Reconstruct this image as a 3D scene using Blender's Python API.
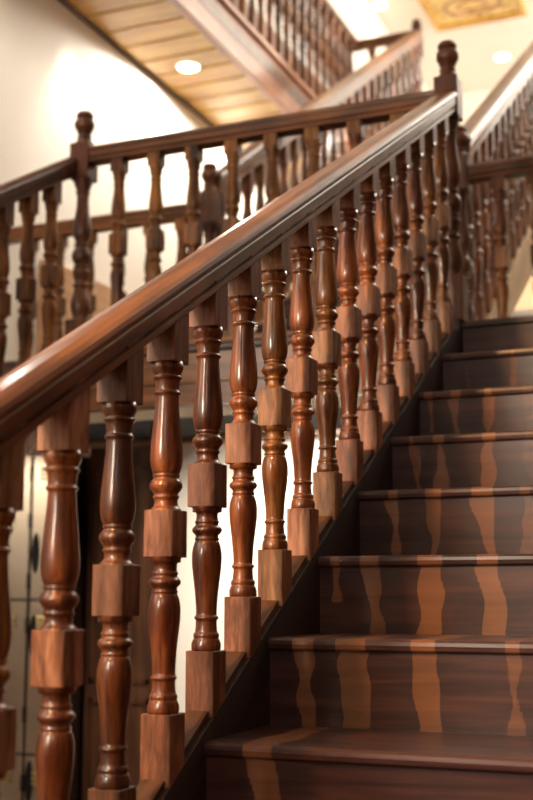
import bpy, bmesh, math, random
from mathutils import Vector, Matrix
R = math.radians
random.seed(7)
SC = bpy.context.scene
for o in list(bpy.data.objects): bpy.data.objects.remove(o)
COL = SC.collection

# ------------------------------------------------------------------ camera
cam_d = bpy.data.cameras.new('camera'); cam = bpy.data.objects.new('camera', cam_d); COL.objects.link(cam)
SC.camera = cam
CAM = Vector((0.9368, -1.9607, 0.2823)); PITCH, YAW = 0.1599, 0.3953
cam.location = CAM
cam.rotation_euler = (math.pi/2 + PITCH, 0, YAW)
cam_d.sensor_fit = 'VERTICAL'; cam_d.sensor_height = 36; cam_d.sensor_width = 24
cam_d.lens = 1196.54/800*36
cam_d.clip_start = .05
cam_d.dof.use_dof = True; cam_d.dof.focus_distance = 2.42; cam_d.dof.aperture_fstop = 3.1

# ------------------------------------------------------------------ light
w = bpy.data.worlds.new('world'); SC.world = w; w.use_nodes = True
w.node_tree.nodes['Background'].inputs[0].default_value = (1, .95, .88, 1)
w.node_tree.nodes['Background'].inputs[1].default_value = .25
SC.view_settings.view_transform = 'Standard'; SC.view_settings.look = 'None'
SC.view_settings.gamma = 1; SC.view_settings.exposure = 0.32

def area(name, loc, to, sx, sy, power, col):
    d = bpy.data.lights.new(name, 'AREA'); d.shape = 'RECTANGLE'; d.size = sx; d.size_y = sy
    d.energy = power; d.color = col
    o = bpy.data.objects.new(name, d); COL.objects.link(o); o.location = loc
    o.rotation_euler = (Vector(to)-Vector(loc)).to_track_quat('-Z', 'Y').to_euler()
    return o
def spot(name, loc, to, power, col, ang, blend=.3, rad=.05):
    d = bpy.data.lights.new(name, 'SPOT'); d.energy = power; d.color = col
    d.spot_size = R(ang); d.spot_blend = blend; d.shadow_soft_size = rad
    o = bpy.data.objects.new(name, d); COL.objects.link(o); o.location = loc
    o.rotation_euler = (Vector(to)-Vector(loc)).to_track_quat('-Z', 'Y').to_euler()
    return o
# unseen area fills added behind the camera, in front of made-up windows
area('rear_fill_left', (-1.35, -4.9, 1.9), (-.6, 0, 1.0), .8, 1.4, 165, (1, .83, .64))
area('rear_fill_right', (0.7, -4.9, 2.6), (0.5, 0, 1.2), 1.1, 1.6, 28, (1, .85, .70))
# area fills added at unseen wall areas, with no windows behind them
area('upper_hall_fill', (1.42, 9.0, 5.62), (-1.5, 9.0, 4.9), 4.0, 1.0, 205, (1, .93, .83))
area('stair_well_fill', (1.40, 5.4, 5.2), (-2.4, 5.0, 4.2), 3.0, 1.6, 95, (1, .91, .77))
area('side_fill', (-2.44, -1.2, 1.9), (0, -.2, 1.0), 1.6, 1.6, 26, (1, .88, .76))
for xx, yy, p, an in ((-2.33, 3.40, 36, 66), (-2.17, 4.30, 75, 174), (-2.1, 5.7, 70, 174), (-2.1, 1.6, 22, 170)):  # soffit lamp and wedge lamp, plus unseen spots added to brighten the wall
    spot('gallery_wall_spot', (xx, yy, 3.47), (xx-.08, yy, 1.5), p, (1, .93, .82), an, .95 if an < 90 else .2, .03)
spot('stair_spot_warm', (-1.0, -3.2, 3.9), (-.03, .5, 0.6), 620, (1, .52, .20), 36, .7, .12)
spot('flight_fill', (-.9, 5.6, 6.1), (-1.2, 5.2, 3), 260, (1, .80, .50), 50, .6)  # unseen warm spot added above the flight to brighten the upper rail
spot('ceiling_spot_a', (-2.386, 9.0, 6.15), (-2.386, 9.0, 0), 15, (1, .85, .65), 120)
spot('ceiling_spot_b', (-1.485, 10.68, 6.15), (-1.485, 10.7, 0), 20, (1, .85, .65), 120)
spot('understair_fill', (-.95, 2.2, .95), (-.80, 3.02, .0), 85, (1, .92, .78), 128, .9, .03)  # unseen spot added under the landing to brighten the wall behind
spot('locker_fill', (-2.2, 2.38, .95), (-2.48, 2.4, .62), 16, (1, .93, .82), 120, .6, .03)  # unseen spot added to light the wall that the lockers reflect

# ------------------------------------------------------------------ materials
def new_mat(name):
    m = bpy.data.materials.new(name); m.use_nodes = True
    nt = m.node_tree; b = nt.nodes['Principled BSDF']
    return m, nt, b
def N(nt, t, **kw):
    n = nt.nodes.new(t)
    for k, v in kw.items(): setattr(n, k, v)
    return n
def ramp(nt, stops):
    r = N(nt, 'ShaderNodeValToRGB'); e = r.color_ramp.elements
    while len(e) < len(stops): e.new(.5)
    for q, (p, c) in zip(e, stops): q.position = p; q.color = (*c, 1)
    return r
def wood(name, dark, mid, light, scale=(30, 30, 2.2), rough=.28, coat=.5, coat_r=.12, vary=.35, bump=.12, streak=None, spec=.5):
    m, nt, b = new_mat(name); L = nt.links.new
    tc = N(nt, 'ShaderNodeTexCoord'); oi = N(nt, 'ShaderNodeObjectInfo')
    add = N(nt, 'ShaderNodeVectorMath', operation='MULTIPLY_ADD')
    comb = N(nt, 'ShaderNodeCombineXYZ')
    for k in range(3): L(oi.outputs['Random'], comb.inputs[k])
    L(comb.outputs[0], add.inputs[0]); add.inputs[1].default_value = (13.7, 7.3, 23.1); L(tc.outputs['Object'], add.inputs[2])
    mp = N(nt, 'ShaderNodeMapping'); mp.inputs['Scale'].default_value = scale; L(add.outputs[0], mp.inputs[0])
    n1 = N(nt, 'ShaderNodeTexNoise'); n1.inputs['Scale'].default_value = 1.0; n1.inputs['Detail'].default_value = 6; n1.inputs['Distortion'].default_value = .8
    L(mp.outputs[0], n1.inputs['Vector'])
    mp2 = N(nt, 'ShaderNodeMapping'); mp2.inputs['Scale'].default_value = tuple(s*5 for s in scale); L(add.outputs[0], mp2.inputs[0])
    n2 = N(nt, 'ShaderNodeTexNoise'); n2.inputs['Scale'].default_value = 1.0; n2.inputs['Detail'].default_value = 3; L(mp2.outputs[0], n2.inputs['Vector'])
    n3 = N(nt, 'ShaderNodeTexNoise'); n3.inputs['Scale'].default_value = 5.0; n3.inputs['Detail'].default_value = 2; L(add.outputs[0], n3.inputs['Vector'])
    mx = N(nt, 'ShaderNodeMath', operation='MULTIPLY_ADD'); L(n2.outputs['Fac'], mx.inputs[0]); mx.inputs[1].default_value = .35; L(n1.outputs['Fac'], mx.inputs[2])
    mx2 = N(nt, 'ShaderNodeMath', operation='MULTIPLY_ADD'); L(n3.outputs['Fac'], mx2.inputs[0]); mx2.inputs[1].default_value = .45; L(mx.outputs[0], mx2.inputs[2])
    mr = N(nt, 'ShaderNodeMapRange'); mr.inputs['From Min'].default_value = .62; mr.inputs['From Max'].default_value = 1.12; L(mx2.outputs[0], mr.inputs['Value'])
    rp = ramp(nt, [(0, dark), (.5, mid), (1, light)]); L(mr.outputs[0], rp.inputs[0])
    out = rp.outputs[0]
    if streak:
        at = N(nt, 'ShaderNodeAttribute', attribute_name='sapwood')
        nz = N(nt, 'ShaderNodeMapRange'); nz.inputs['From Min'].default_value = .42; nz.inputs['From Max'].default_value = .56
        sm = N(nt, 'ShaderNodeMath', operation='MULTIPLY_ADD'); L(n1.outputs['Fac'], sm.inputs[0]); sm.inputs[1].default_value = .16
        sb = N(nt, 'ShaderNodeMath', operation='SUBTRACT'); L(at.outputs['Fac'], sm.inputs[2]); L(sm.outputs[0], sb.inputs[0]); sb.inputs[1].default_value = .08
        L(sb.outputs[0], nz.inputs['Value'])
        mc = N(nt, 'ShaderNodeMix', data_type='RGBA'); L(nz.outputs[0], mc.inputs[0]); L(out, mc.inputs[6])
        rp2 = ramp(nt, [(0, tuple(c*.7 for c in streak)), (1, tuple(c*1.2 for c in streak))]); L(mr.outputs[0], rp2.inputs[0]); L(rp2.outputs[0], mc.inputs[7])
        out = mc.outputs[2]
    hs = N(nt, 'ShaderNodeHueSaturation')
    vr = N(nt, 'ShaderNodeMapRange'); vr.inputs['To Min'].default_value = 1-vary; vr.inputs['To Max'].default_value = 1+vary*.7; L(oi.outputs['Random'], vr.inputs['Value']); L(vr.outputs[0], hs.inputs['Value'])
    m7 = N(nt, 'ShaderNodeMath', operation='MULTIPLY'); m7.inputs[1].default_value = 7.31; L(oi.outputs['Random'], m7.inputs[0])
    fr = N(nt, 'ShaderNodeMath', operation='FRACT'); L(m7.outputs[0], fr.inputs[0])
    hr = N(nt, 'ShaderNodeMapRange'); hr.inputs['To Min'].default_value = .5-vary*.035; hr.inputs['To Max'].default_value = .5+vary*.025; L(fr.outputs[0], hr.inputs['Value']); L(hr.outputs[0], hs.inputs['Hue'])
    L(out, hs.inputs['Color']); L(hs.outputs[0], b.inputs['Base Color'])
    rr = N(nt, 'ShaderNodeMapRange'); rr.inputs['To Min'].default_value = rough-.05; rr.inputs['To Max'].default_value = rough+.14; L(n2.outputs['Fac'], rr.inputs['Value']); L(rr.outputs[0], b.inputs['Roughness'])
    b.inputs['Coat Weight'].default_value = coat; b.inputs['Coat Roughness'].default_value = coat_r; b.inputs['Specular IOR Level'].default_value = spec
    bp = N(nt, 'ShaderNodeBump'); bp.inputs['Strength'].default_value = bump; bp.inputs['Distance'].default_value = .002; L(mx.outputs[0], bp.inputs['Height']); L(bp.outputs[0], b.inputs['Normal'])
    return m
def plain(name, col, rough=.6, metal=0, noise=.04, nscale=8, coat=0):
    m, nt, b = new_mat(name); L = nt.links.new
    tc = N(nt, 'ShaderNodeTexCoord'); n = N(nt, 'ShaderNodeTexNoise'); n.inputs['Scale'].default_value = nscale; n.inputs['Detail'].default_value = 5
    L(tc.outputs['Object'], n.inputs['Vector'])
    r = ramp(nt, [(.3, tuple(c*(1-noise) for c in col)), (.7, tuple(min(1, c*(1+noise)) for c in col))]); L(n.outputs['Fac'], r.inputs[0]); L(r.outputs[0], b.inputs['Base Color'])
    b.inputs['Roughness'].default_value = rough; b.inputs['Metallic'].default_value = metal; b.inputs['Coat Weight'].default_value = coat
    bp = N(nt, 'ShaderNodeBump'); bp.inputs['Strength'].default_value = .05; L(n.outputs['Fac'], bp.inputs['Height']); L(bp.outputs[0], b.inputs['Normal'])
    return m
def emit(name, col, s):
    m, nt, b = new_mat(name); b.inputs['Base Color'].default_value = (*col, 1)
    b.inputs['Emission Color'].default_value = (*col, 1); b.inputs['Emission Strength'].default_value = s
    return m
M = {}
M['baluster'] = wood('mahogany_turned', (.022, .0065, .002), (.130, .039, .009), (.36, .125, .026), (38, 38, 3), rough=.26, coat=.5, coat_r=.07)
M['shaded'] = wood('shaded_mahogany', (.020, .006, .002), (.120, .042, .009), (.32, .125, .026), (34, 34, 3), rough=.40, coat=.06, vary=.25, spec=.3)  # darker copy of the mahogany: backlit tone put into the colour
M['block'] = wood('worn_block_face', (.055, .019, .007), (.205, .084, .030), (.42, .205, .100), (42, 42, 7), rough=.42, coat=.05, coat_r=.3, vary=.38, spec=.35)
M['newel'] = wood('dark_mahogany', (.020, .0065, .003), (.070, .022, .009), (.15, .050, .018), (30, 30, 3), rough=.38, coat=.10, vary=.2, spec=.35)
M['rail'] = wood('varnished_rail', (.055, .016, .004), (.165, .054, .011), (.33, .120, .026), (28, 2.0, 28), rough=.30, coat=.15, vary=.1, bump=.03)
M['railx'] = wood('dark_rail', (.030, .010, .003), (.115, .040, .010), (.24, .088, .022), (2.0, 28, 28), rough=.35, coat=.1, vary=.15, spec=.35)
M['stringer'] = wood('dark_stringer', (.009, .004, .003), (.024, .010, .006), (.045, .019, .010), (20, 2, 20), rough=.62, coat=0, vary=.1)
M['fillet'] = wood('amber_fillet', (.035, .013, .005), (.08, .030, .010), (.14, .055, .017), (20, 2, 20), rough=.6, coat=0, vary=.1)
M['step'] = wood('ebony_brown_step', (.018, .0066, .0056), (.046, .0165, .013), (.095, .034, .024), (1.6, 22, 26), rough=.34, coat=.12, coat_r=.2, vary=.12, bump=.08, streak=(.22, .088, .036))
M['fascia'] = wood('landing_fascia', (.05, .019, .007), (.15, .060, .020), (.28, .12, .042), (1.6, 20, 20), vary=.1)
M['soffit'] = wood('pine_soffit', (.32, .155, .022), (.50, .265, .040), (.64, .39, .08), (1.0, 9, 9), rough=.35, coat=.3, vary=.2, bump=.05)
M['gallery'] = wood('reddish_fascia', (.22, .09, .05), (.38, .17, .10), (.52, .26, .16), (14, 1.2, 14), vary=.1)
M['tan'] = wood('tan_stringer', (.30, .16, .07), (.46, .27, .12), (.60, .38, .19), (14, 1.4, 14), rough=.35, vary=.08)
M['panel'] = wood('tan_wall_panel', (.30, .14, .07), (.45, .24, .12), (.58, .34, .18), (14, 1.4, 14), vary=.08)
M['cupboard'] = wood('dark_cupboard', (.020, .006, .002), (.07, .022, .007), (.14, .048, .015), (22, 22, 1.6), rough=.6, coat=0, vary=.15)
M['wall'] = plain('cream_plaster', (.84, .80, .72), .75, noise=.02, nscale=3)
M['ceil'] = plain('cream_ceiling', (.86, .81, .73), .8, noise=.015, nscale=3)
M['black'] = plain('flat_black', (.006, .005, .005), .95)
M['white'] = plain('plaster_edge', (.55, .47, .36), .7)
M['floor'] = wood('floor_boards', (.05, .02, .012), (.12, .055, .03), (.2, .1, .05), (2, 14, 14), vary=.1)
M['locker'] = plain('brown_locker_enamel', (.50, .40, .31), .12, .85, .10, 3, coat=.6)
M['lockerdark'] = plain('locker_dark_enamel', (.045, .022, .015), .2, .3, .1, 3, coat=.6)
M['brass'] = plain('brass_louvre', (.75, .55, .22), .25, .9)
M['gold'] = None
M['lamp'] = emit('lamp_glow', (1, .88, .66), 14)
M['pane'] = emit('daylit_blind_pane', (1, .78, .50), .9)
M['slat'] = plain('warm_blind_slat', (.85, .62, .38), .6)
M['wframe'] = plain('white_sill', (.85, .82, .76), .5)
M['fill_glow'] = emit('fill_pane', (1, .95, .9), 2.2)  # glow of the added panes behind the camera

# ------------------------------------------------------------------ mesh helpers
def link(name, bm, mat, parent=None, smooth=False, bevel=0, loc=(0, 0, 0)):
    bmesh.ops.recalc_face_normals(bm, faces=bm.faces)
    me = bpy.data.meshes.new(name); bm.to_mesh(me); bm.free()
    if isinstance(mat, (list, tuple)):
        for q in mat: me.materials.append(q)
    else: me.materials.append(mat)
    o = bpy.data.objects.new(name, me); COL.objects.link(o); o.location = loc
    if parent: o.parent = parent
    if smooth:
        for p in me.polygons: p.use_smooth = True
    if bevel:
        md = o.modifiers.new('bevel', 'BEVEL'); md.width = bevel; md.segments = 2; md.limit_method = 'ANGLE'; md.angle_limit = R(40)
    return o
def box(bm, x0, x1, y0, y1, z0, z1):
    v = [bm.verts.new((x, y, z)) for x in (x0, x1) for y in (y0, y1) for z in (z0, z1)]
    for f in ((0, 1, 3, 2), (4, 6, 7, 5), (0, 4, 5, 1), (2, 3, 7, 6), (0, 2, 6, 4), (1, 5, 7, 3)):
        bm.faces.new([v[i] for i in f])
    return v
def bx(name, mat, parent, *a, bevel=.003):
    bm = bmesh.new(); box(bm, *a); return link(name, bm, mat, parent, bevel=bevel)
def slbox(bm, h, zt, zb, st=0, sb=0, sx=False):
    """square block, half width h; top/bottom planes sloped by st/sb along local Y (or X)"""
    vs = []
    for z, s in ((zb, sb), (zt, st)):
        for x, y in ((-h, -h), (h, -h), (h, h), (-h, h)):
            vs.append(bm.verts.new((x, y, z + s*(x if sx else y))))
    for f in ((3, 2, 1, 0), (4, 5, 6, 7), (0, 1, 5, 4), (1, 2, 6, 5), (2, 3, 7, 6), (3, 0, 4, 7)):
        bm.faces.new([vs[i] for i in f])
def lathe(bm, prof, seg=20):
    rings = []
    for z, r in prof:
        rings.append([bm.verts.new((r*math.cos(2*math.pi*i/seg), r*math.sin(2*math.pi*i/seg), z)) for i in range(seg)])
    for a, b in zip(rings, rings[1:]):
        for i in range(seg):
            f = bm.faces.new((a[i], a[(i+1) % seg], b[(i+1) % seg], b[i])); f.smooth = True
    bm.faces.new(rings[0]); bm.faces.new(rings[-1])
def spline(pts, n=4):
    """Catmull-Rom through (z, r) points; a repeated point makes a crisp corner"""
    out = []
    for i in range(len(pts)-1):
        p1, p2 = pts[i], pts[i+1]
        p0 = pts[i-1] if i else p1; p3 = pts[i+2] if i+2 < len(pts) else p2
        for k in range(n):
            t = k/n
            out.append(tuple(.5*((2*p1[c])+(-p0[c]+p2[c])*t+(2*p0[c]-5*p1[c]+4*p2[c]-p3[c])*t*t+(-p0[c]+3*p1[c]-3*p2[c]+p3[c])*t**3) for c in (0, 1)))
    out.append(pts[-1]); return out
def torus_pts(z, h, r0, r1, n=5):
    return [(z - h/2 + h*k/n, r0 + (r1-r0)*math.sin(math.pi*k/n)) for k in range(n+1)]

# local z of a baluster: 0 = top of its foot block
H = .0280
TK = 1.075
LOW = ([(0, .0248), (.004, .0255), (.012, .0255), (.018, .0235), (.020, .0232), (.0205, .0212)] + torus_pts(.027, .010, .0208, .0226, 4)[1:] +
       spline([(.033, .0195), (.045, .0182), (.054, .0180)], 3) + torus_pts(.059, .008, .0185, .0212, 4) +
       spline([(.064, .0178), (.080, .0183), (.105, .0202), (.135, .0235), (.160, .0258), (.180, .0255), (.195, .0222), (.199, .0200)], 3) +
       torus_pts(.203, .006, .0195, .0215, 3) + [(.208, .0200)] + torus_pts(.2195, .018, .0200, .0262, 6) + [(.2305, .0198)] + torus_pts(.2345, .006, .0195, .0215, 3) +
       spline([(.239, .0190), (.246, .0185), (.252, .0195)], 2) + [(.2535, .0255), (.2625, .0260), (.265, .026)])
UP = ([(.340, .026), (.343, .0258), (.346, .0235)] + spline([(.347, .0225), (.352, .0195), (.360, .0188)], 3) + torus_pts(.366, .007, .0195, .0218, 3) +
      [(.371, .0200)] + torus_pts(.386, .026, .0205, .0272, 7) + torus_pts(.4035, .007, .0205, .0228, 3) +
      spline([(.408, .0220), (.418, .0250), (.434, .0268), (.455, .0262), (.480, .0240), (.510, .0212), (.535, .0196), (.543, .0195)], 3) +
      torus_pts(.549, .008, .0200, .0228, 4) + spline([(.554, .0198), (.562, .0200), (.570, .0208)], 2) + torus_pts(.5765, .008, .0215, .0245, 4) + [(.582, .0222), (.586, .0235), (.592, .0262), (.605, .0264)])
def baluster_mesh(name, top, bot, st, sb, sx=False, mats=('baluster', 'block')):
    bm = bmesh.new()
    slbox(bm, H, 0, bot, 0, sb, sx); slbox(bm, H, .343, .262); slbox(bm, H, top, .603, st, 0, sx)
    bmesh.ops.bevel(bm, geom=[e for e in bm.edges], offset=.0012, segments=1, affect='EDGES')
    for f in bm.faces: f.material_index = 1
    lathe(bm, [(z, r*TK) for z, r in LOW]); lathe(bm, [(z, r*TK) for z, r in UP])
    bmesh.ops.recalc_face_normals(bm, faces=bm.faces)
    me = bpy.data.meshes.new(name); bm.to_mesh(me); bm.free(); me.materials.append(M[mats[0]]); me.materials.append(M[mats[1]]); return me
MB_SLOPE = baluster_mesh('sloped_baluster', .712, -.112, .57, .58)
MB_LEVEL = baluster_mesh('level_baluster', .672, -.118, 0, 0, mats=('shaded', 'shaded'))
MB_LIT = baluster_mesh('lit_level_baluster', .672, -.118, 0, 0)  # lighter copy: stronger upstairs light put into its materials
MB_DARK = baluster_mesh('dark_sloped_baluster', .712, -.112, .57, .58, mats=('shaded', 'shaded'))

def thing(name, label, cat, loc=(0, 0, 0), group=None):
    o = bpy.data.objects.new(name, None); COL.objects.link(o); o.location = loc; o.empty_display_size = .1
    o['label'] = label; o['category'] = cat
    if group: o['group'] = group
    return o
def tag(o, label, cat, group=None):
    o['label'] = label; o['category'] = cat
    if group: o['group'] = group
    return o
def struct(o): o['kind'] = 'structure'; return o
def put_balusters(root, me, pts):
    for p in pts:
        o = bpy.data.objects.new('baluster', me); COL.objects.link(o); o.parent = root
        o.location = Vector(p) - root.location
RAILP = [(-.0315, -.006), (-.0325, -.004), (-.0325, .006), (-.0270, .009), (-.0270, .0125), (-.0345, .0155), (-.0355, .034), (-.0335, .0365), (-.0335, .0385), (-.0375, .0415), (-.0385, .047), (-.0365, .054), (-.030, .0605), (-.018, .0655), (0, .0675)]
RAILP = RAILP + [(-x, z) for x, z in reversed(RAILP[:-1])]
def rail(bm, p0, p1, prof=RAILP, wide=1.0):
    """extrude the moulded profile from p0 to p1 (points on the underside centre line); ends cut plumb"""
    p0, p1 = Vector(p0), Vector(p1); d = (p1-p0); hd = Vector((d.x, d.y, 0)).normalized(); side = Vector((hd.y, -hd.x, 0))
    k = 1/math.cos(math.atan2(d.z, math.hypot(d.x, d.y)))
    rs = []
    for p in (p0, p1):
        rs.append([bm.verts.new(p + side*x*wide + Vector((0, 0, z*k))) for x, z in prof])
    n = len(prof)
    for i in range(n): bm.faces.new((rs[0][i], rs[0][(i+1) % n], rs[1][(i+1) % n], rs[1][i]))
    bm.faces.new(rs[0]); bm.faces.new(rs[1])
def along(o, ang, axis='X'):
    """turn a sloped member's local frame so the grain follows its length"""
    rot = Matrix.Rotation(ang, 4, 'X')
    o.data.transform(rot.inverted()); o.rotation_euler = (ang, 0, 0)
    return o
def prism(bm, poly, x0, x1):
    """polygon in (y, z), extruded along X"""
    a = [bm.verts.new((x0, y, z)) for y, z in poly]; b = [bm.verts.new((x1, y, z)) for y, z in poly]
    n = len(poly)
    for i in range(n): bm.faces.new((a[i], a[(i+1) % n], b[(i+1) % n], b[i]))
    bm.faces.new(a); bm.faces.new(b)

# ------------------------------------------------------------------ dimensions
RISE, RUN = .17, .2925; SL = RISE/RUN
XL, XR = -2.48, 1.50           # side walls
FLOOR = -1.19; LAND = 1.214; UPF = 3.69; CEIL = 6.2
YF, YB = -5.0, 11.5
Y7 = 7*RUN                      # front edge of the landing
YL = 2.93                       # far edge of the landing
GX = -1.86                      # edge of the gallery
YU = 6.58                       # front of the upper floor

# ------------------------------------------------------------------ shell
def slab(name, mat, *a): return struct(bx(name, mat, None, *a, bevel=0))
slab('floor', M['floor'], XL-.1, XR+.1, YF-.1, YB+.1, FLOOR-.1, FLOOR)
slab('ceiling', M['ceil'], XL-.1, XR+.1, YF-.1, YB+.1, CEIL, CEIL+.1)
slab('wall_left', M['wall'], XL-.1, XL, YF-.1, YB+.1, FLOOR, CEIL)
slab('wall_right', M['wall'], XR, XR+.1, YF-.1, YB+.1, FLOOR, CEIL)
slab('bounce_cut_panel_1', M['cupboard'], XR-.015, XR, YF, 2.6, FLOOR, 3.3)  # unseen dark panel added to cut light bouncing off the right wall
slab('wall_back', M['wall'], XL, XR, YB, YB+.1, FLOOR, CEIL)
slab('wall_front', M['panel'], XL, XR, YF-.1, YF, FLOOR, CEIL)
# wall under the upper floor with the blind-covered window
bm = bmesh.new()
WX0, WX1, WZ0, WZ1 = -1.15, -.12, 2.33, 3.05; YW = YU+.12
box(bm, XL, WX0, YW, YW+.1, FLOOR, UPF-.26); box(bm, WX1, XR, YW, YW+.1, FLOOR, UPF-.26)
box(bm, WX0, WX1, YW, YW+.1, FLOOR, WZ0); box(bm, WX0, WX1, YW, YW+.1, WZ1, UPF-.26)
struct(link('wall_stairwell', bm, M['wall']))
wn = bpy.data.objects.new('window_1', None); COL.objects.link(wn); wn.location = (0, 0, 0); struct(wn)
bm = bmesh.new(); box(bm, WX0, WX1, YW-.05, YW+.1, WZ0-.045, WZ0); link('window_sill', bm, M['wframe'], wn, bevel=.004)
bm = bmesh.new(); box(bm, WX0, WX1, YW+.09, YW+.1, WZ0, WZ1); link('window_pane', bm, M['pane'], wn)
bm = bmesh.new(); z = WZ0+.01
while z < WZ1-.01:
    v = box(bm, WX0+.005, WX1-.005, YW+.045, YW+.065, z, z+.003)
    z += .021
link('window_blind', bm, M['slat'], wn)
# made-up windows behind the camera, unseen, framing the added fills
for k, (x0, x1, z0, z1) in enumerate(((-1.75, -.65, .75, 2.65), (.15, 1.25, 1.8, 3.4))):
    wn = bpy.data.objects.new('window_%d' % (k+2), None); COL.objects.link(wn); struct(wn)
    bm = bmesh.new()
    for a in ((x0-.05, x0, z0-.05, z1+.05), (x1, x1+.05, z0-.05, z1+.05), (x0, x1, z0-.05, z0), (x0, x1, z1, z1+.05), ((x0+x1)/2-.02, (x0+x1)/2+.02, z0, z1)):
        box(bm, a[0], a[1], YF, YF+.04, a[2], a[3])
    link('window_frame', bm, M['wframe'], wn)
    bm = bmesh.new(); box(bm, x0, x1, YF, YF+.01, z0, z1); link('window_pane', bm, M['fill_glow'], wn)
# wall closing the space under the landing
struct(bx('wall_inner', M['wall'], None, XL, XR, 3.02, 3.10, FLOOR, LAND-.24, bevel=0))

# ------------------------------------------------------------------ main stair
def hit_plane(u, v, y):
    f = 1196.54; cp, sp, cy, sy = math.cos(PITCH), math.sin(PITCH), math.cos(YAW), math.sin(YAW)
    fw = Vector((-sy*cp, cy*cp, sp)); rt = Vector((cy, sy, 0)); up = rt.cross(fw)
    d = fw + rt*((u-266.5)/f) - up*((v-400)/f); return CAM + d*((y-CAM.y)/d.y)
# pale sapwood streaks of each riser: (x at top left, top right, bottom left, bottom right, lowest height 0..1, strength)
STREAK = {
 -2: [(.15, .20, .16, .21, 0, 1), (.42, .50, .43, .5, 0, .8)],
 -1: [(.10, .16, .12, .17, 0, 1), (.30, .36, .31, .37, 0, .8)],
 0: [(.072, .136, .095, .15, 0, .62), (.30, .36, .31, .37, 0, .4)],
 1: [(.050, .090, .070, .095, 0, 1), (.150, .210, .148, .206, 0, 1), (.295, .350, .297, .345, 0, .66), (.47, .50, .475, .505, 0, .5)],
 2: [(.028, .052, .04, .045, .5, .9), (.098, .140, .125, .150, 0, 1), (.235, .280, .222, .278, 0, 1), (.355, .405, .370, .418, 0, .9)],
 3: [(.070, .104, .088, .098, 0, .95), (.172, .208, .178, .196, 0, 1), (.282, .338, .315, .336, 0, 1), (.40, .43, .40, .44, 0, .5)],
 4: [(.050, .068, .068, .086, 0, 1), (.124, .142, .118, .158, 0, 1), (.254, .280, .240, .278, 0, 1), (.355, .39, .36, .39, 0, .45)],
 5: [(.022, .040, .03, .036, .35, .7), (.090, .120, .106, .113, .12, .95), (.190, .225, .198, .208, 0, .95), (.30, .34, .31, .345, 0, .45)],
 6: [(.07, .09, .075, .085, .2, .45), (.215, .24, .22, .235, .1, .5)],
 7: [(.13, .15, .13, .145, .2, .4)],
}
def paint(me, k, height, zoff=0, depth=None):
    """vertex attribute: where the board shows sapwood"""
    at = me.attributes.new('sapwood', 'FLOAT', 'POINT')
    rnd = random.Random(k*31+5)
    ph = [(rnd.uniform(0, 6), rnd.uniform(25, 45), rnd.uniform(50, 90)) for _ in range(8)]
    for v in me.vertices:
        x = v.co.x
        if depth is None: t = max(0, min(1, (v.co.z-zoff)/height))
        else: t = 1.0
        val = 0
        for j, (a, b, c, d, lo, s) in enumerate(STREAK.get(k, [])):
            p, q1, q2 = ph[j % 8]; q = (v.co.z if depth is None else v.co.y*.5)
            l = c+(a-c)*t; r = d+(b-d)*t
            wob = .0055*math.sin(q*q1+p)+.003*math.sin(q*q2+2*p)
            l += wob; r += .0045*math.sin(q*q2*.55+3.1*p)+.003*math.sin(q*q1*1.9+p)
            e = min(x-l, r-x)
            m = max(0, min(1, .5 + e/.006))
            if t < lo: m *= max(0, 1-(lo-t)/.08)
            val = max(val, m*s)
        at.data[v.index].value = val
def gridbox(x0, x1, y0, y1, z0, z1, nx, nz, ny=1):
    bm = bmesh.new(); box(bm, x0, x1, y0, y1, z0, z1)
    def cuts(ax, a, b, n):
        for i in range(1, n):
            p = [0, 0, 0]; p[ax] = a+(b-a)*i/n; no = [0, 0, 0]; no[ax] = 1
            bmesh.ops.bisect_plane(bm, geom=bm.verts[:]+bm.edges[:]+bm.faces[:], plane_co=p, plane_no=no)
    cuts(0, x0, x1, nx); cuts(2, z0, z1, nz); cuts(1, y0, y1, ny)
    return bm
SX1 = 1.42
st = thing('main_staircase', 'dark brown wooden staircase with pale streaked risers climbing to the landing', 'staircase')
for k in range(-6, 8):
    y = k*RUN; z = k*RISE; vis = k >= -2
    nx = 150 if vis else 2
    # riser
    bm = gridbox(0, SX1 if not vis else .75, y+.010, y+.028, z-RISE+.022, z+.002, nx, 14 if vis else 1)
    if vis: box(bm, .75, SX1, y+.010, y+.028, z-RISE+.022, z+.002)
    o = link('riser', bm, M['step'], st)
    paint(o.data, k, RISE-.02, z-RISE+.022)
    # tread with rounded nosing
    if k < 7:
        bm = bmesh.new(); X2 = SX1; y1 = y+RUN+.012
        prof = [(y+.004, z), (y, z+.004), (y-.001, z+.012), (y, z+.019), (y+.005, z+.0235), (y+.012, z+.024)] + [(y+.012+(y1-y-.012)*i/8, z+.024) for i in range(1, 9)] + [(y1, z)]
        xs = [(.75*i/nx) for i in range(nx+1)] + [SX1] if vis else [0, SX1]
        rows = [[bm.verts.new((x, a, b)) for a, b in prof] for x in xs]
        for r0, r1 in zip(rows, rows[1:]):
            for i in range(len(prof)):
                j = (i+1) % len(prof); bm.faces.new((r0[i], r0[j], r1[j], r1[i]))
        bm.faces.new(rows[0]); bm.faces.new(rows[-1])
        o = link('tread', bm, M['step'], st); paint(o.data, k, 1, depth=1)
def strip(name, parent, mat, x0, x1, y0, y1, zt, depth, s=SL):
    bm = bmesh.new(); prism(bm, [(y0, s*y0+zt-depth), (y1, s*y1+zt-depth), (y1, s*y1+zt), (y0, s*y0+zt)], x0, x1)
    return along(link(name, bm, mat, parent, bevel=.002), math.atan(s))
ST = .0405                      # stringer top above the nosing line
YS0 = -1.80
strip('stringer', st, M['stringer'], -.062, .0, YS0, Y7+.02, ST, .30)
strip('stringer', st, M['stringer'], SX1, XR-.017, YS0, Y7+.02, ST, .30)
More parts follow.
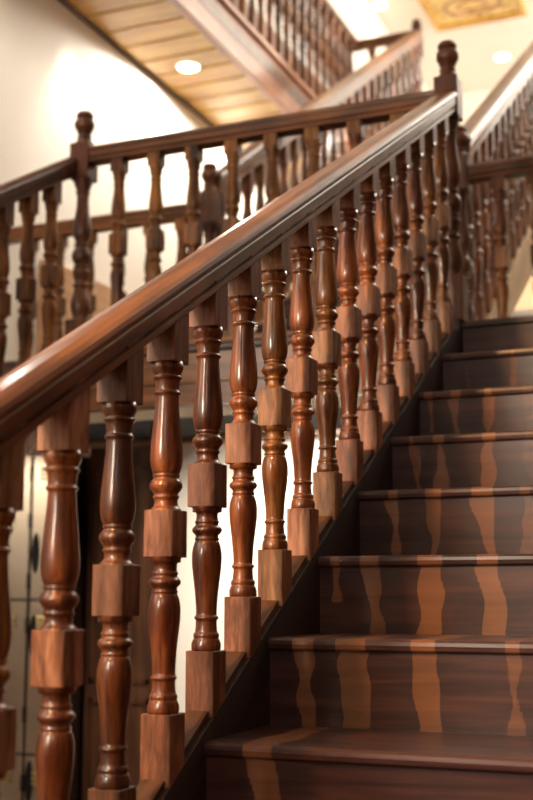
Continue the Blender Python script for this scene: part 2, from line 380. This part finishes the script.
bm = bmesh.new(); prism(bm, [(YS0, FLOOR), (YS0, SL*YS0+ST-.30), (1.55, SL*1.55+ST-.30), (1.62, FLOOR)], -.05, -.02)

# ------------------------------------------------------------------ landing
ld = thing('stair_landing', 'brown wooden stair landing between the two lower flights', 'landing')
bx('landing_floor', M['step'], ld, XL, XR, Y7+.0, YL, LAND-.024, LAND, bevel=.004)
bx('fascia', M['fascia'], ld, -1.62, -.062, Y7+.02, Y7+.05, .985, LAND-.024)
bm = bmesh.new(); box(bm, -1.62, -.062, Y7+.008, Y7+.02, 1.07, 1.085); box(bm, -1.62, -.062, Y7+.005, Y7+.02, .985, 1.01)
link('fascia_moulding', bm, M['fascia'], ld, bevel=.002)
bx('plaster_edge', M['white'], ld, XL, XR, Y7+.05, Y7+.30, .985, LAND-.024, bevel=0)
bx('underside', M['black'], ld, XL, XR, Y7+.30, YL-.03, .985, LAND-.024, bevel=0)  # flat black puts the darkness of the opening below into the colour
bx('back_fascia', M['fascia'], ld, XL, XR, YL-.03, YL-.005, .96, LAND-.024)
bx('shoe_rail', M['railx'], ld, -1.50, -.085, 2.042, 2.098, LAND, LAND+.022)

# ------------------------------------------------------------------ newel posts
NB = [(.165, .0315), (.170, .033), (.180, .030)] + spline([(.184, .030), (.205, .0365), (.230, .0395), (.255, .036), (.280, .029), (.300, .0255)], 3) + \
     torus_pts(.311, .012, .027, .033, 4) + [(.320, .026), (.335, .025)] + torus_pts(.345, .010, .027, .034, 4) + [(.352, .029), (.356, .033), (.375, .034), (.379, .028)] + \
     torus_pts(.388, .012, .027, .033, 4) + [(.396, .025)] + spline([(.397, .025), (.412, .034), (.431, .0395), (.450, .0365), (.466, .027)], 3) + \
     [(.470, .0245)] + torus_pts(.478, .010, .026, .032, 4) + [(.485, .026)] + torus_pts(.493, .007, .025, .029, 3) + \
     spline([(.499, .027), (.520, .036), (.546, .0385), (.580, .035), (.620, .028), (.660, .0245), (.690, .0245)], 3) + \
     torus_pts(.698, .010, .026, .030, 4) + [(.705, .027), (.722, .031)] + torus_pts(.730, .010, .032, .036, 3) + [(.737, .034), (.743, .040), (.752, .041)]
FB = [(.904, .040), (.908, .040), (.914, .036), (.922, .030), (.930, .0275)] + torus_pts(.937, .010, .027, .031, 4) + [(.944, .024), (.951, .0235)] + torus_pts(.957, .008, .026, .031, 4) + \
     spline([(.962, .028), (.974, .038), (.990, .0425), (1.006, .039), (1.015, .031)], 3) + [(1.0155, .0275), (1.020, .0275)] + torus_pts(1.029, .018, .031, .0355, 5) + [(1.040, .031), (1.046, .024), (1.050, .012)]
def newel_meshes(dy):
    hs = .043
    bm = bmesh.new(); slbox(bm, hs, .168, 0); bmesh.ops.bevel(bm, geom=bm.edges[:], offset=.003, segments=1, affect='EDGES')
    a = bm
    bm2 = bmesh.new(); slbox(bm2, hs, .905, .752-dy); bmesh.ops.bevel(bm2, geom=bm2.edges[:], offset=.003, segments=1, affect='EDGES')
    bm3 = bmesh.new(); lathe(bm3, NB, 24)
    bm4 = bmesh.new(); lathe(bm4, FB, 24)
    return a, bm2, bm3, bm4
NM = []
for nm, b_ in zip(('base_block', 'top_block', 'shaft', 'finial'), newel_meshes(0.0)):
    bmesh.ops.recalc_face_normals(b_, faces=b_.faces)
    me = bpy.data.meshes.new('newel_'+nm); b_.to_mesh(me); b_.free(); me.materials.append(M['newel']); NM.append((nm, me))
def newel(x, y, z, label):
    t = thing('newel_post', label, 'newel post', (x, y, z), 'newel posts with turned ball finials')
    for nm, me in NM:
        o = bpy.data.objects.new(nm, me); COL.objects.link(o); o.parent = t
    return t
NX, NY = -.0335, 2.070
newel(NX, NY, LAND, 'dark newel post with ball finial where the near handrail ends')
newel(-1.555, NY, LAND-.0235, 'dark newel post with ball finial against the white left wall')
AX, BX, AY = -1.365, -.185, 2.87
newel(AX, AY, LAND, 'dark newel post seen between landing balusters at foot of upper flight, left')
newel(BX, AY, LAND, 'newel post mostly hidden directly behind the large right newel')
newel(-1.372, YU+.06, UPF, 'small distant newel post at the top of the upper flight')

# ------------------------------------------------------------------ balustrades
br = thing('stair_balustrade', 'large varnished balustrade in front running up beside the streaked steps', 'balustrade')
put_balusters(br, MB_SLOPE, [(-.0285, -.6301+.1671*i+.0263, -.2103+.0971*i) for i in range(-4, 16)])
bm = bmesh.new(); rb = lambda y: .832+.568*y
rail(bm, (-.0295, -1.55, rb(-1.55)), (-.0295, NY-.035, rb(NY-.035))); along(link('handrail', bm, M['rail'], br, smooth=False), math.atan(.568))
for i in range(-4, 15):
    y0 = -.6301+.1671*i+.0553; y1 = -.6301+.1671*(i+1)-.0027
    bm = bmesh.new(); prism(bm, [(y0, SL*y0+ST-.004), (y1, SL*y1+ST-.004), (y1, SL*y1+ST+.012), (y0, SL*y0+ST+.012)], -.050, -.009)
    along(link('fillet', bm, M['fillet'], br), math.atan(SL))

lb = thing('landing_balustrade', 'level balustrade along the front of the landing between two newel posts', 'balustrade')
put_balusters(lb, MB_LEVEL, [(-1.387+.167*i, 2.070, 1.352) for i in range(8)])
bm = bmesh.new(); rail(bm, (-1.515, 2.07, 2.014), (-.073, 2.07, 2.014)); link('handrail', bm, M['railx'], lb, bevel=.0012)

# left lower flight
LX = -1.60; DZ = -.045
ls = thing('left_staircase', 'second dark lower flight falling away to the left below the landing', 'staircase')
for k in range(-6, 8):
    y = k*RUN+.0; z = k*RISE
    bm = bmesh.new(); box(bm, XL+.002, LX-.04, y+.010, y+.028, z-RISE+.022, z+.002); link('riser', bm, M['step'], ls)
    if k < 7:
        bm = bmesh.new(); box(bm, XL+.002, LX-.04, y, y+RUN+.012, z, z+.024); link('tread', bm, M['step'], ls, bevel=.005)
strip('stringer', ls, M['fascia'], LX-.04, LX+.03, YS0, Y7+.02, ST+DZ+.03, .26)
lfb = thing('lower_balustrade', 'dark balustrade descending to the left from the left newel post', 'balustrade')
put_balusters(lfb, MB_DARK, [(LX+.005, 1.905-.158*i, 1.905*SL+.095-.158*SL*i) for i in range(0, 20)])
bm = bmesh.new(); f = lambda y: y*SL+.095+.685
rail(bm, (LX+.005, -1.35, f(-1.35)), (LX+.005, NY-.035, f(NY-.035))); along(link('handrail', bm, M['newel'], lfb), math.atan(SL))

# far guard rails of the landing
g1 = thing('far_guard_rail', 'level guard rail at far side of landing, left of the hidden flight', 'balustrade')
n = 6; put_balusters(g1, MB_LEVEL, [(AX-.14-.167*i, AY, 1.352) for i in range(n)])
bm = bmesh.new(); rail(bm, (XL, AY, 2.014), (AX-.04, AY, 2.014)); link('handrail', bm, M['railx'], g1)
bx('shoe_rail', M['railx'], g1, XL, AX-.045, AY-.028, AY+.028, LAND, LAND+.022)
g2 = thing('far_guard_rail', 'level guard rail at far side of landing, right of the large newel', 'balustrade')
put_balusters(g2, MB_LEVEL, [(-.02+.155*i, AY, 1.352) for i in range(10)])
bm = bmesh.new(); rail(bm, (BX+.04, AY, 2.014), (XR, AY, 2.014)); link('handrail', bm, M['railx'], g2)
bx('shoe_rail', M['railx'], g2, BX+.045, XR, AY-.028, AY+.028, LAND, LAND+.022)

# ------------------------------------------------------------------ upper flight
S2 = .65; R2 = (UPF-LAND)/13; U2 = R2/S2
us = thing('upper_staircase', 'upper wooden flight with tan stringer rising from landing to upper floor', 'staircase')
Y0 = YU - 12*U2 - .02
for k in range(13):
    y = Y0+k*U2; z = LAND+(k+1)*R2
    bm = bmesh.new(); box(bm, AX+.035, BX-.035, y+.010, y+.03, z-R2, z-.03); link('riser', bm, M['step'], us)
    if k < 12:
        bm = bmesh.new(); box(bm, AX+.035, BX-.035, y, y+U2+.012, z-.03, z-.002); link('tread', bm, M['step'], us, bevel=.004)
base2 = lambda y: -.605+S2*y
bm = bmesh.new(); ya, yb = AY+.045, YU+.02
for x0 in (BX-.035, AX-.035):
    bm = bmesh.new(); prism(bm, [(ya, LAND), (ya+.10, LAND-.02), (yb, base2(yb)-.42), (yb, base2(yb)), (ya, base2(ya))], x0, x0+.07)
    along(link('stringer', bm, M['tan'], us, bevel=.003), math.atan(S2))
nb = 23; dy = (yb-.06-(ya+.07))/(nb-1)
for x, nm, lab in ((BX, 'upper_balustrade', 'right balustrade of the upper flight, rising out of frame at the right edge'),
                   (AX, 'upper_balustrade', 'left balustrade of the upper flight with gold-lit rail up to the small newel')):
    t = thing(nm, lab, 'balustrade')
    put_balusters(t, MB_SLOPE, [(x, ya+.07+dy*i, base2(ya+.07+dy*i)+.115) for i in range(nb)])
    bm = bmesh.new(); c = .115+.683+.05
    rail(bm, (x, AY+.03, base2(AY+.03)+c), (x, YU+.03, base2(YU+.03)+c), prof=[(a*1.25, b*1.35) for a, b in RAILP]); along(link('handrail', bm, M['rail'], t), math.atan(S2))

# ------------------------------------------------------------------ upper floor and gallery
uf = slab('floor_upper', M['floor'], GX-.0, XR, YU+.0, YB, UPF-.26, UPF)
gal = thing('gallery', 'overhanging upstairs gallery with plank soffit and reddish moulded fascia, top left', 'gallery')
bx('gallery_floor', M['floor'], gal, XL+.004, GX, -1.0, YB-.004, UPF-.09, UPF, bevel=0)
SOF = 3.50
bx('gallery_core', M['cupboard'], gal, XL+.004, GX-.05, -1.0, YB-.004, SOF+.03, UPF-.09, bevel=0)
y = 1.6; k = 0
while y < 7.4:
    bx('soffit_plank', M['soffit'], gal, XL+.03, GX-.05, y, y+.192, SOF, SOF+.0215, bevel=.006); y += .212
bx('soffit_backing', M['cupboard'], gal, XL+.004, GX-.02, -1.0, 7.5, SOF+.022, SOF+.03, bevel=0)
bm = bmesh.new(); box(bm, GX-.05, GX, -1.0, YU, SOF-.03, SOF+.10)
link('fascia_lower', bm, M['gallery'], gal, bevel=.006)
bx('fascia_board', M['gallery'], gal, GX-.05, GX-.015, -1.0, YU, SOF+.10, UPF+.06)
bx('fascia_cap', M['gallery'], gal, GX-.06, GX+.012, -1.0, YU, UPF+.06, UPF+.10)
bx('corner_bead', M['cupboard'], gal, XL+.004, XL+.014, -1.0, 7.5, SOF-.014, SOF, bevel=.004)
gb = thing('gallery_balustrade', 'long row of reddish balusters along the upstairs gallery, top of photo', 'balustrade')
put_balusters(gb, MB_LIT, [(GX-.02, 2.0+.150*i, UPF+.232) for i in range(31)])
bm = bmesh.new(); rail(bm, (GX-.02, 1.5, UPF+.232+.662), (GX-.02, YU+.10, UPF+.232+.662)); link('handrail', bm, M['railx'], gb)
ge = thing('gallery_end_rail', 'short level rail joining the gallery to the small upstairs newel', 'balustrade')
bx('plinth', M['gallery'], ge, GX+.02, -1.415, YU+.02, YU+.10, UPF, UPF+.115)
put_balusters(ge, MB_LIT, [(GX+.12+.155*i, YU+.06, UPF+.232) for i in range(3)])
bm = bmesh.new(); rail(bm, (GX+.0, YU+.06, UPF+.232+.662), (-1.41, YU+.06, UPF+.232+.662)); link('handrail', bm, M['railx'], ge)

# recessed lamps
def lamp(x, y, z, r, label):
    t = thing('ceiling_light', label, 'ceiling light', (x, y, z), 'recessed round ceiling lights')
    bm = bmesh.new(); lathe(bm, [(-.004, r*1.0), (-.007, r*1.12), (-.001, r*1.2)], 32); link('trim_ring', bm, M['wframe'], t)
    bm = bmesh.new(); lathe(bm, [(-.010, r*.6), (-.008, r*.96), (-.003, r)], 32); link('lamp_disc', bm, M['lamp'], t)
lamp(-2.20, 4.30, SOF-.0, .065, 'round recessed light glowing in the plank soffit')
lamp(-2.386, 9.0, CEIL, .065, 'small round ceiling light above the gallery end, top centre')
lamp(-1.485, 10.68, CEIL, .075, 'round ceiling light glowing to the right of the large newel finial')

# painted gold ceiling panel
m, nt, b = new_mat('gilded_panel'); L = nt.links.new
tc = N(nt, 'ShaderNodeTexCoord'); vo = N(nt, 'ShaderNodeTexVoronoi', feature='SMOOTH_F1'); vo.inputs['Scale'].default_value = 9
L(tc.outputs['Object'], vo.inputs['Vector'])
nz = N(nt, 'ShaderNodeTexNoise'); nz.inputs['Scale'].default_value = 14; L(tc.outputs['Object'], nz.inputs['Vector'])
ad = N(nt, 'ShaderNodeMath', operation='ADD'); L(vo.outputs['Distance'], ad.inputs[0]); L(nz.outputs['Fac'], ad.inputs[1])
rp = ramp(nt, [(.5, (.30, .13, .03)), (.72, (.62, .38, .08)), (.95, (.80, .60, .22))]); L(ad.outputs[0], rp.inputs[0]); L(rp.outputs[0], b.inputs['Base Color'])
b.inputs['Roughness'].default_value = .45; M['gold'] = m
cp = thing('ceiling_panel', 'gilded ornamental panel fixed to the cream ceiling at top right', 'ceiling panel', (-1.50, 8.75, CEIL))
bm = bmesh.new(); box(bm, -.44, .44, -.9, .9, -.03, 0); link('panel', bm, M['gold'], cp)
bm = bmesh.new()
for a in ((-.48, -.42, -.96, .96), (.42, .48, -.96, .96), (-.42, .42, -.96, -.88), (-.42, .42, .88, .96)): box(bm, a[0], a[1], a[2], a[3], -.06, 0)
link('frame', bm, M['soffit'], cp, bevel=.01)
bm = bmesh.new()
for cyy in (-.55, 0, .55):
    for (rx, ry, wd) in ((.30, .20, .022), (.16, .10, .016)):
        n = 36
        ri = []
        for i in range(n):
            a = 2*math.pi*i/n
            ri.append([bm.verts.new((q*rx*math.cos(a) if q == 1 else (rx-wd)*math.cos(a), cyy+(ry if q == 1 else ry-wd)*math.sin(a), zz)) for q, zz in ((1, -.03), (1, -.045), (0, -.045), (0, -.03))])
        for i in range(n):
            A_, B_ = ri[i], ri[(i+1) % n]
            for j in range(3): bm.faces.new((A_[j], A_[j+1], B_[j+1], B_[j]))
link('oval_moulding', bm, M['gallery'], cp)

# ------------------------------------------------------------------ below and beside the landing
wp = bx('wall_panel', M['panel'], None, XL, XL+.05, 3.16, YU+.1, FLOOR, 2.0)
tag(wp, 'tan wooden wall panelling on left wall beyond the landing', 'wall panel')

lk = thing('locker_bank', 'glossy brown metal locker bank under the stairs, bottom left', 'locker', (-2.24, 2.80, FLOOR))
LW = .23; seams = [-1.13, -.44, .25, .93]
bx('carcass', M['lockerdark'], lk, -LW, LW-.03, .012, .21, .0, 2.115, bevel=.003)
for c, (x0, x1) in enumerate(((-LW, -.006), (.006, LW-.03))):
    for r in range(3):
        z0, z1 = seams[r]-FLOOR+.005, seams[r+1]-FLOOR-.005
        d = bx('locker_door', M['locker'], lk, x0, x1, -.006, .012, z0, z1, bevel=.004)
        bm = bmesh.new()
        vx = (x0+x1)/2 + (.02 if c == 0 else -.02)
        for q in range(3):
            zz = z1-.065-.022*q
            vs = [bm.verts.new(p) for p in ((vx-.035, -.007, zz), (vx+.035, -.007, zz), (vx+.032, -.018, zz-.012), (vx-.032, -.018, zz-.012), (vx-.035, -.007, zz-.013), (vx+.035, -.007, zz-.013))]
            bm.faces.new((vs[0], vs[1], vs[2], vs[3])); bm.faces.new((vs[3], vs[2], vs[5], vs[4]))
        link('vent', bm, M['brass'], d)
        if c == 1:
            hz_ = {2: .365+.10-FLOOR, 1: .02+.07-FLOOR, 0: -.58-FLOOR+.02}[r]
            bm = bmesh.new(); n = 28; vs = []
            for yy, s in ((-.007, 1), (-.012, .92)):
                vs.append([bm.verts.new((.031+.020*s*math.cos(2*math.pi*i/n), yy, hz_+.095*s*math.sin(2*math.pi*i/n))) for i in range(n)])
            for i in range(n): bm.faces.new((vs[0][i], vs[0][(i+1) % n], vs[1][(i+1) % n], vs[1][i]))
            bm.faces.new(vs[1]); bm.faces.new(vs[0])
            link('handle', bm, M['black'], d)
for z0 in (.30, .58, .80, -.30, .10, -.60, -.90): bx('hinge', M['lockerdark'], lk, -.012, .0045, -.016, .012, z0-FLOOR, z0-FLOOR+.07)

cb = thing('tall_cupboard', 'dark wooden panelled cupboard under the landing beside the lockers', 'cupboard', (-1.81, 2.93, FLOOR))
bx('body', M['cupboard'], cb, -.20, .22, .0, .085, 0, 2.16)
for x0, x1 in ((-.19, -.005), (.005, .175)):
    d = bx('door', M['cupboard'], cb, x0, x1, -.020, -.0, .05, 2.12)
    bm = bmesh.new()
    for z0, z1 in ((.10, 1.00), (1.07, 2.05)):
        for a in ((x0+.03, x1-.03, z0, z0+.02), (x0+.03, x1-.03, z1-.02, z1), (x0+.03, x0+.045, z0, z1), (x1-.045, x1-.03, z0, z1)): box(bm, a[0], a[1], -.028, -.020, a[2], a[3])
    link('door_moulding', bm, M['cupboard'], d)
bx('side_post', M['fascia'], cb, .178, .215, -.03, .0, 0, 2.16)
